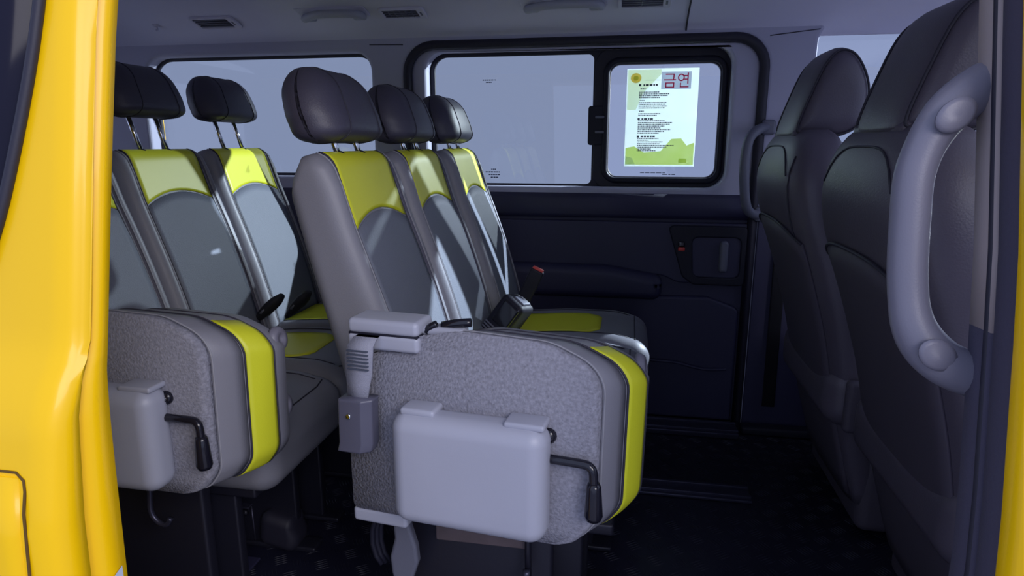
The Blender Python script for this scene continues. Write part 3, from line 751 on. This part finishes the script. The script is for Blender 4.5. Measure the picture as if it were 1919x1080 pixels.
obj('housing', jm(loft([[(x0, y0, z) for x0, y0 in fillet([(-.391 + a, -.045), (-.352 + a, -.045), (-.338 + a, -.034), (-.338 + a, -.012), (-.391 + a, -.012)], .004, 3)] for z, a in ((.672, .002), (.668, .001), (.640, .0), (.600, -.001), (.588, -.004), (.586, -.005))])), 'buckle_grey', t, True, label='dark grey buckle housing')
obj('screw', jm(xf(lathe([(0, 0), (.0045, 0), (.004, .002), (.001, .001), (0, .001)], 12), Matrix.Translation((-.372, -.0455, .646)) @ Matrix.Rotation(R(90), 4, 'X'))), 'chrome', t, True)

# under the third row: bench frame, swivel foot, hook and floor grille
t = s3
obj('frame_box', rbox(.50, .10, .115, .004, 2, (1, 1, 1), at=(-1.195, 1.425, .0585)), 'frame_metal', t, True)
obj('top_flange', rbox(.50, .13, .006, .002, 1, (1, 1, 1), at=(-1.195, 1.425, .119)), 'rail_metal', t, True)
obj('corner_edge', tube([(-.944, 1.376, .006), (-.946, 1.376, .112)], .003, 6), 'rail_metal', t, True)
obj('bolt', xf(lathe([(0, 0), (.010, 0), (.009, .007), (0, .008)], 10), Matrix.Translation((-.965, 1.375, .098)) @ Matrix.Rotation(R(90), 4, 'X')), 'frame_metal', t, True)
obj('upright_rod', tube([(-.895, 1.40, .32), (-.893, 1.40, .10), (-.885, 1.39, .06)], .005, 8), 'rail_metal', t, True)
obj('stay', tube(smooth_path([(-1.30, 1.37, .13), (-1.22, 1.37, .14), (-1.15, 1.37, .128), (-1.05, 1.38, .13)], 4), .005, 8), 'frame_metal', t, True)
obj('rubber_foot', rbox(.105, .085, .095, .026, 4, (2, 2, 2), fn=lambda x, y, z: (x * (1 - .25 * (z > 0) * sm(0, .05, x)) + z * .15, y, z - .22 * x), at=(-.862, 1.385, .062)), 'black_rubber', s3, True, 'black rounded rubber foot')
obj('wire_hook', tube(smooth_path([(-.885, .98, .47), (-.888, .98, .40), (-.892, .98, .352), (-.880, .98, .330), (-.862, .98, .325), (-.850, .98, .34)], 5), .0055, 8), 'rail_metal', j3, True, 'bent wire hook')
obj('stand_column', rbox(.26, .03, .42, .008, 2, (1, 1, 1), at=(-.95, 1.05, .225)), 'frame_metal', j3, True)
obj('stand_base', rbox(.36, .10, .016, .006, 2, (1, 1, 1), at=(-.95, 1.04, .010)), 'frame_metal', j3, True)
t = thing('floor_grille', 'flat dark grille plate on floor under third row', 'grille', (-1.0, 1.26, 0))
obj('plate', rbox(.21, .13, .007, .003, 2, (1, 1, 1), at=(-1.0, 1.255, .0065)), 'door_plastic', t, True)
for k in range(5):
    obj('slot', xf(rbox(.052, .011, .002, .0008, 1, (1, 1, 1)), Matrix.Translation((-.985 - .010 * k, 1.285 - k * .018, .0105)) @ Matrix.Rotation(R(6), 4, 'Z')), 'gloss_black', t, True)
for x in (-1.075, -1.03): obj('screw', xf(lathe([(0, 0), (.008, 0), (.006, .003), (0, .003)], 12), Matrix.Translation((x, 1.305, .010))), 'rail_metal', t, True)

# ================================================================== FRONT SEATS
def make_front(label, loc):
    """local x=0 at world x, y=0 seat centre; the back of the backrest faces -x"""
    t = thing('front_seat', label, 'seat', loc, 0, 'front seats')
    # backrest: rear line x(z), thickness, half width by height
    K = [(.10, .650, .08, .22), (.25, .605, .10, .235), (.40, .565, .13, .25), (.55, .53, .16, .262), (.68, .49, .18, .27), (.78, .455, .18, .272), (.86, .425, .175, .272), (.95, .41, .165, .265), (1.02, .42, .145, .24), (1.065, .44, .11, .20), (1.085, .46, .07, .155)]
    Kp = smooth_path([Vector((a, b, c)) for a, b, c, d in K], 3); Kw = smooth_path([Vector((a, d, 0)) for a, b, c, d in K], 3)
    rings = []
    n = 32
    for p, q in zip(Kp, Kw):
        z, xr, th, hw = p.x, p.y, p.z, q.y; rg = []
        for k in range(n):
            a = 2 * math.pi * k / n; c, s = math.cos(a), math.sin(a)
            e = .5
            rg.append((xr + th / 2 - th / 2 * (abs(c) ** e) * (1 if c > 0 else -1), hw * (abs(s) ** .62) * (1 if s > 0 else -1), z))
        rings.append(rg)
    b = obj('backrest', loft(rings), 'front_leather', t)
    def rear(y, z, l=.002):
        for p, q in zip(Kp, Kp[1:]):
            if p.x <= z <= q.x:
                f = (z - p.x) / (q.x - p.x); xr = p.y + (q.y - p.y) * f; th = p.z + (q.z - p.z) * f; break
        i = min(range(len(Kw)), key=lambda i: abs(Kw[i].x - z)); hw = Kw[i].y
        s = min(.999, abs(y) / hw) ** (1 / .62); c = math.sqrt(max(0, 1 - s * s))
        return (xr + th / 2 - th / 2 * c ** .5 - l, y, z)
    # lower back panel with its curved top edge
    def pan(u, v, l):
        y = -.235 + .47 * u; zt = .850 - .045 * (abs(u - .5) * 2) ** 3
        return rear(y * (.86 + .14 * v), .12 + (zt - .12) * v, l)
    obj('back_panel', patch(pan, lsp(0, 1, 16), lsp(0, 1, 14), .006), 'front_panel', b, label='dark lower back panel')
    obj('panel_seam', tube([pan(u, 1, .006) for u in lsp(0, 1, 20)], .0035, 6), 'dark_stitch', b)
    obj('top_seam', tube([rear(y, 1.045 - .10 * (y / .2) ** 4, .001) for y in lsp(-.185, .185, 14)], .0022, 6), 'dark_stitch', b)
    obj('side_seam', tube([rear(-.205, z, .0015) for z in lsp(1.02, .72, 8)], .002, 6), 'dark_stitch', b)
    # headrest
    hp = [(.443, 1.088), (.470, 1.175), (.503, 1.258), (.538, 1.290), (.578, 1.275), (.612, 1.215), (.620, 1.15), (.600, 1.09), (.562, 1.066), (.50, 1.062), (.452, 1.068)]
    hq = smooth_path([(x, z, 0) for x, z in hp[-2:] + hp + hp[:3]], 4)
    HP = [(p[0], p[1]) for p in hq[8:8 + 44]]
    cx = sum(p[0] for p in HP) / len(HP); cz = sum(p[1] for p in HP) / len(HP)
    rg = []
    for y in (-.1345, -.133, -.128, -.120, -.108, -.09, -.06, -.03, 0, .03, .06, .09, .108, .120, .128, .133, .1345):
        s = max(.02, 1 - (abs(y) / .135) ** 5) ** .22
        rg.append([(cx + (x - cx) * s, y, cz + (z - cz) * s) for x, z in HP])
    h = obj('headrest', loft(rg), 'front_leather', t, label='large leather headrest')
    for y in (-.118, .118):
        obj('headrest_piping', tube([(cx + (x - cx) * .905, y, cz + (z - cz) * .905) for x, z in HP], .003, 6, closed=True), 'dark_stitch', h)
    obj('bottom_roll', tube([(.458, y, 1.076) for y in lsp(-.118, .118, 6)], .013, 10), 'front_leather', h)
    for s in (-1, 1):
        obj('headrest_post', tube([(.50, s * .065, 1.05), (.505, s * .065, 1.10)], .007, 10), 'chrome', t)
    # cushion and base
    obj('cushion', rbox(.56, .52, .15, .055, 5, (8, 8, 3), fn=lambda x, y, z: (x, y, z + .018 * sm(.17, .25, abs(y)) * (z > 0)), at=(.83, 0, .400)), 'front_leather', t)
    obj('valance', rbox(.42, .46, .30, .03, 3, (3, 3, 3), at=(.88, 0, .17)), 'front_panel', t)
    obj('recliner_cover', xf(rbox(.14, .03, .14, .014, 3, (2, 2, 2)), Matrix.Translation((.66, -.272, .40))), 'front_panel', t)
    return t
fs = make_front('near front passenger seat seen from behind at right', (0, 1.32, 0))
dup(fs, (-.03, 1.915, 0), 0, 'far driver seat seen from behind, its oval headrest against the window')

# ------------------------------------------------------------------ grab handles
t = thing('grab_handle', 'large grey grab handle on near door pillar', 'handle', (.30, .64, .85))
pts = smooth_path([(.345, .665, 1.128), (.300, .640, 1.110), (.262, .620, 1.080), (.243, .612, 1.035), (.241, .606, .985), (.243, .598, .925), (.250, .590, .885), (.270, .586, .858), (.303, .590, .842), (.345, .60, .834)], 5)
pts = [Vector((p[0], p[1], .985 + (p[2] - .985) * .92)) for p in pts]
obj('grip', tube(pts, [.0160 + .004 * sm(.06, .12, abs(p.z - .98)) for p in pts], 14, up=(0, 1, 0), flat=.9), 'handle_plastic', t, True)
for (x, y, z, a) in ((.262, .600, 1.073, 35), (.262, .570, .876, -30)):
    obj('screw_cap', xf(lathe([(0, 0), (.0135, 0), (.0135, .0025), (.010, .005), (0, .006)], 20), Matrix.Translation((x, y, z)) @ Matrix.Rotation(R(8), 4, 'Z') @ Matrix.Rotation(R(90), 4, 'X') @ Matrix.Rotation(R(a), 4, 'Z') @ Matrix.Diagonal((1.3, .95, .6, 1))), 'handle_plastic', t, True)
t = thing('grab_handle', 'slim dark grab handle on far door pillar by driver seat', 'handle', (.42, YW, .82))
pts = smooth_path([(.462, YW, 1.105), (.425, YW - .05, 1.098), (.392, YW - .075, 1.065), (.382, YW - .08, .99), (.388, YW - .08, .90), (.402, YW - .075, .835), (.430, YW - .05, .812), (.466, YW, .808)], 4)
obj('grip', tube(pts, .0165, 10), 'mid_plastic', t, True)
for z in (1.105, .808):
    obj('mounting_foot', rbox(.045, .03, .05, .010, 3, (1, 1, 1), at=(.462, YW - .008, z)), 'mid_plastic', t, True)
# seat belt on the far pillar
tag(obj('seat_belt', tube([(.53, YW - .015, 1.15), (.535, YW - .022, .80), (.54, YW - .03, .10)], .022, 8, up=(0, 1, 0), flat=.08), 'black_webbing'), 'dark belt webbing hanging on far pillar behind driver seat', 'seat belt')

# ================================================================== NOTICE ON THE SLIDING PANE
YP = YG - .0185
t = thing('notice', 'printed notice with red lettering taped to small far pane', 'poster', (.105, YP, .969))
X0, X1, Z0, Z1 = -.020, .230, .969, 1.311
obj('paper_sheet', plate(rr(X0, X1, Z0, Z1, .001, 1), [], YP - .0006, YP + .0006, .0002, 0), 'paper', t, True)
def flat(pts, dy, m, name, label=None):
    return obj(name, mesh([(x, YP - dy, z) for x, z in pts], [tuple(range(len(pts)))], False), m, t, True, label)
flat([(X0 + .004, Z0 + .20), (X0 + .035, Z0 + .20), (X0 + .06, Z0 + .26), (X0 + .12, Z1 - .02), (X0 + .12, Z1 - .004), (X0 + .004, Z1 - .004)], .0010, 'paper_wash', 'pale_wash')
hill = [(X0 + .004, Z0 + .006), (X1 - .004, Z0 + .006), (X1 - .004, Z0 + .085), (X1 - .03, Z0 + .075), (X1 - .05, Z0 + .10), (X1 - .085, Z0 + .098), (X1 - .12, Z0 + .055), (X1 - .18, Z0 + .05), (X0 + .035, Z0 + .072), (X0 + .004, Z0 + .066)]
flat(hill, .0011, 'paper_lime', 'green_hills', 'lime green hills at foot of notice')
flat([(X0 + .004, Z0 + .006), (X0 + .04, Z0 + .006), (X0 + .028, Z0 + .03), (X0 + .004, Z0 + .036)], .0014, 'paper', 'white_corner')
flat([(X1 - .055, Z0 + .014), (X1 - .028, Z0 + .014), (X1 - .028, Z0 + .028), (X1 - .055, Z0 + .028)], .0014, 'ink', 'dark_mark').data.materials[0] = MATS['paper_lime']
sun = [(X0 + .032 + .019 * math.cos(2 * math.pi * k / 20), Z1 - .032 + .017 * math.sin(2 * math.pi * k / 20)) for k in range(20)]
flat(sun, .0013, 'paper_orange', 'orange_emblem', 'round orange emblem')
flat([(X0 + .032 + .009 * math.cos(2 * math.pi * k / 14), Z1 - .032 + .008 * math.sin(2 * math.pi * k / 14)) for k in range(14)], .0016, 'paper_lime', 'emblem_centre')
rows = []
def lines(x, ztop, n, lens, seed, lh=.0062, wd=.0042):
    rnd = random.Random(seed); ms = []
    for i in range(n):
        cx = x; zz = ztop - i * lh; end = x + lens[i % len(lens)]
        while cx < end:
            l = min(rnd.uniform(.5, 1.5) * wd, end - cx)
            ms.append(mesh([(cx, YP - .0016, zz), (cx + l, YP - .0016, zz), (cx + l, YP - .0016, zz + lh * .55), (cx, YP - .0016, zz + lh * .55)], [(0, 1, 2, 3)], False))
            cx += l + wd * .35
    return ms
ms = []
XL = X0 + .045
ms += lines(XL + .014, 1.2515, 1, [.05], 1, .011, .008) + lines(XL + .004, 1.240, 1, [.02], 2)
ms += lines(XL, 1.2285, 4, [.07, .105, .10, .075], 3) + lines(XL + .003, 1.2000, 1, [.017], 4)
ms += lines(XL, 1.1925, 4, [.098, .094, .10, .092], 5) + lines(XL + .002, 1.163, 1, [.017], 6)
ms += lines(XL, 1.154, 2, [.078, .066], 7) + lines(XL + .012, 1.135, 1, [.042], 8, .010, .008)
ms += lines(XL, 1.129, 8, [.095, .12, .112, .094, .08, .115, .094, .075], 9) + lines(XL + .012, 1.073, 1, [.05], 10, .010, .008)
ms += lines(XL, 1.067, 8, [.075, .04, .09, .08, .13, .105, .05, .068], 11)
obj('text_lines', join(*ms), 'ink', t, True, 'small dark lines of print')
for k, z in enumerate((1.252, 1.135, 1.073)):
    flat([(XL - .002, z - .001), (XL + .006, z - .001), (XL + .006, z + .006), (XL - .002, z + .006)], .0017, 'ink', 'heading_square')
flat([(XL + .02, Z1 - .040), (XL + .08, Z1 - .040), (XL + .08, Z1 - .0395), (XL + .02, Z1 - .0395)], .0015, 'ink', 'rule_line')
GX0, GX1, GZ0, GZ1 = .101, .204, 1.240, 1.299
flat([(GX0, GZ0), (GX1, GZ0), (GX1, GZ1), (GX0, GZ1)], .0018, 'sign_grey', 'grey_field', 'grey field behind red lettering')
cu = bpy.data.curves.new('txt', 'FONT'); cu.body = '\uae08\uc5f0'; cu.size = .056; cu.align_x = 'CENTER'; cu.align_y = 'CENTER'; cu.resolution_u = 3
o = bpy.data.objects.new('txt', cu); COL.objects.link(o); dg = bpy.context.evaluated_depsgraph_get(); dg.update()
me = bpy.data.meshes.new_from_object(o.evaluated_get(dg)); bpy.data.objects.remove(o); bpy.data.curves.remove(cu)
if len(me.vertices):
    xs = [v.co.x for v in me.vertices]; ys = [v.co.y for v in me.vertices]
    sx = .086 / (max(xs) - min(xs)); sy = .050 / (max(ys) - min(ys)); mx_, my_ = (max(xs) + min(xs)) / 2, (max(ys) + min(ys)) / 2
    for v in me.vertices: v.co = ((v.co.x - mx_) * sx + (GX0 + GX1) / 2, YP - .0021, (v.co.y - my_) * sy + (GZ0 + GZ1) / 2)
    obj('red_lettering', me, 'red_ink', t, True, 'red two-syllable lettering')
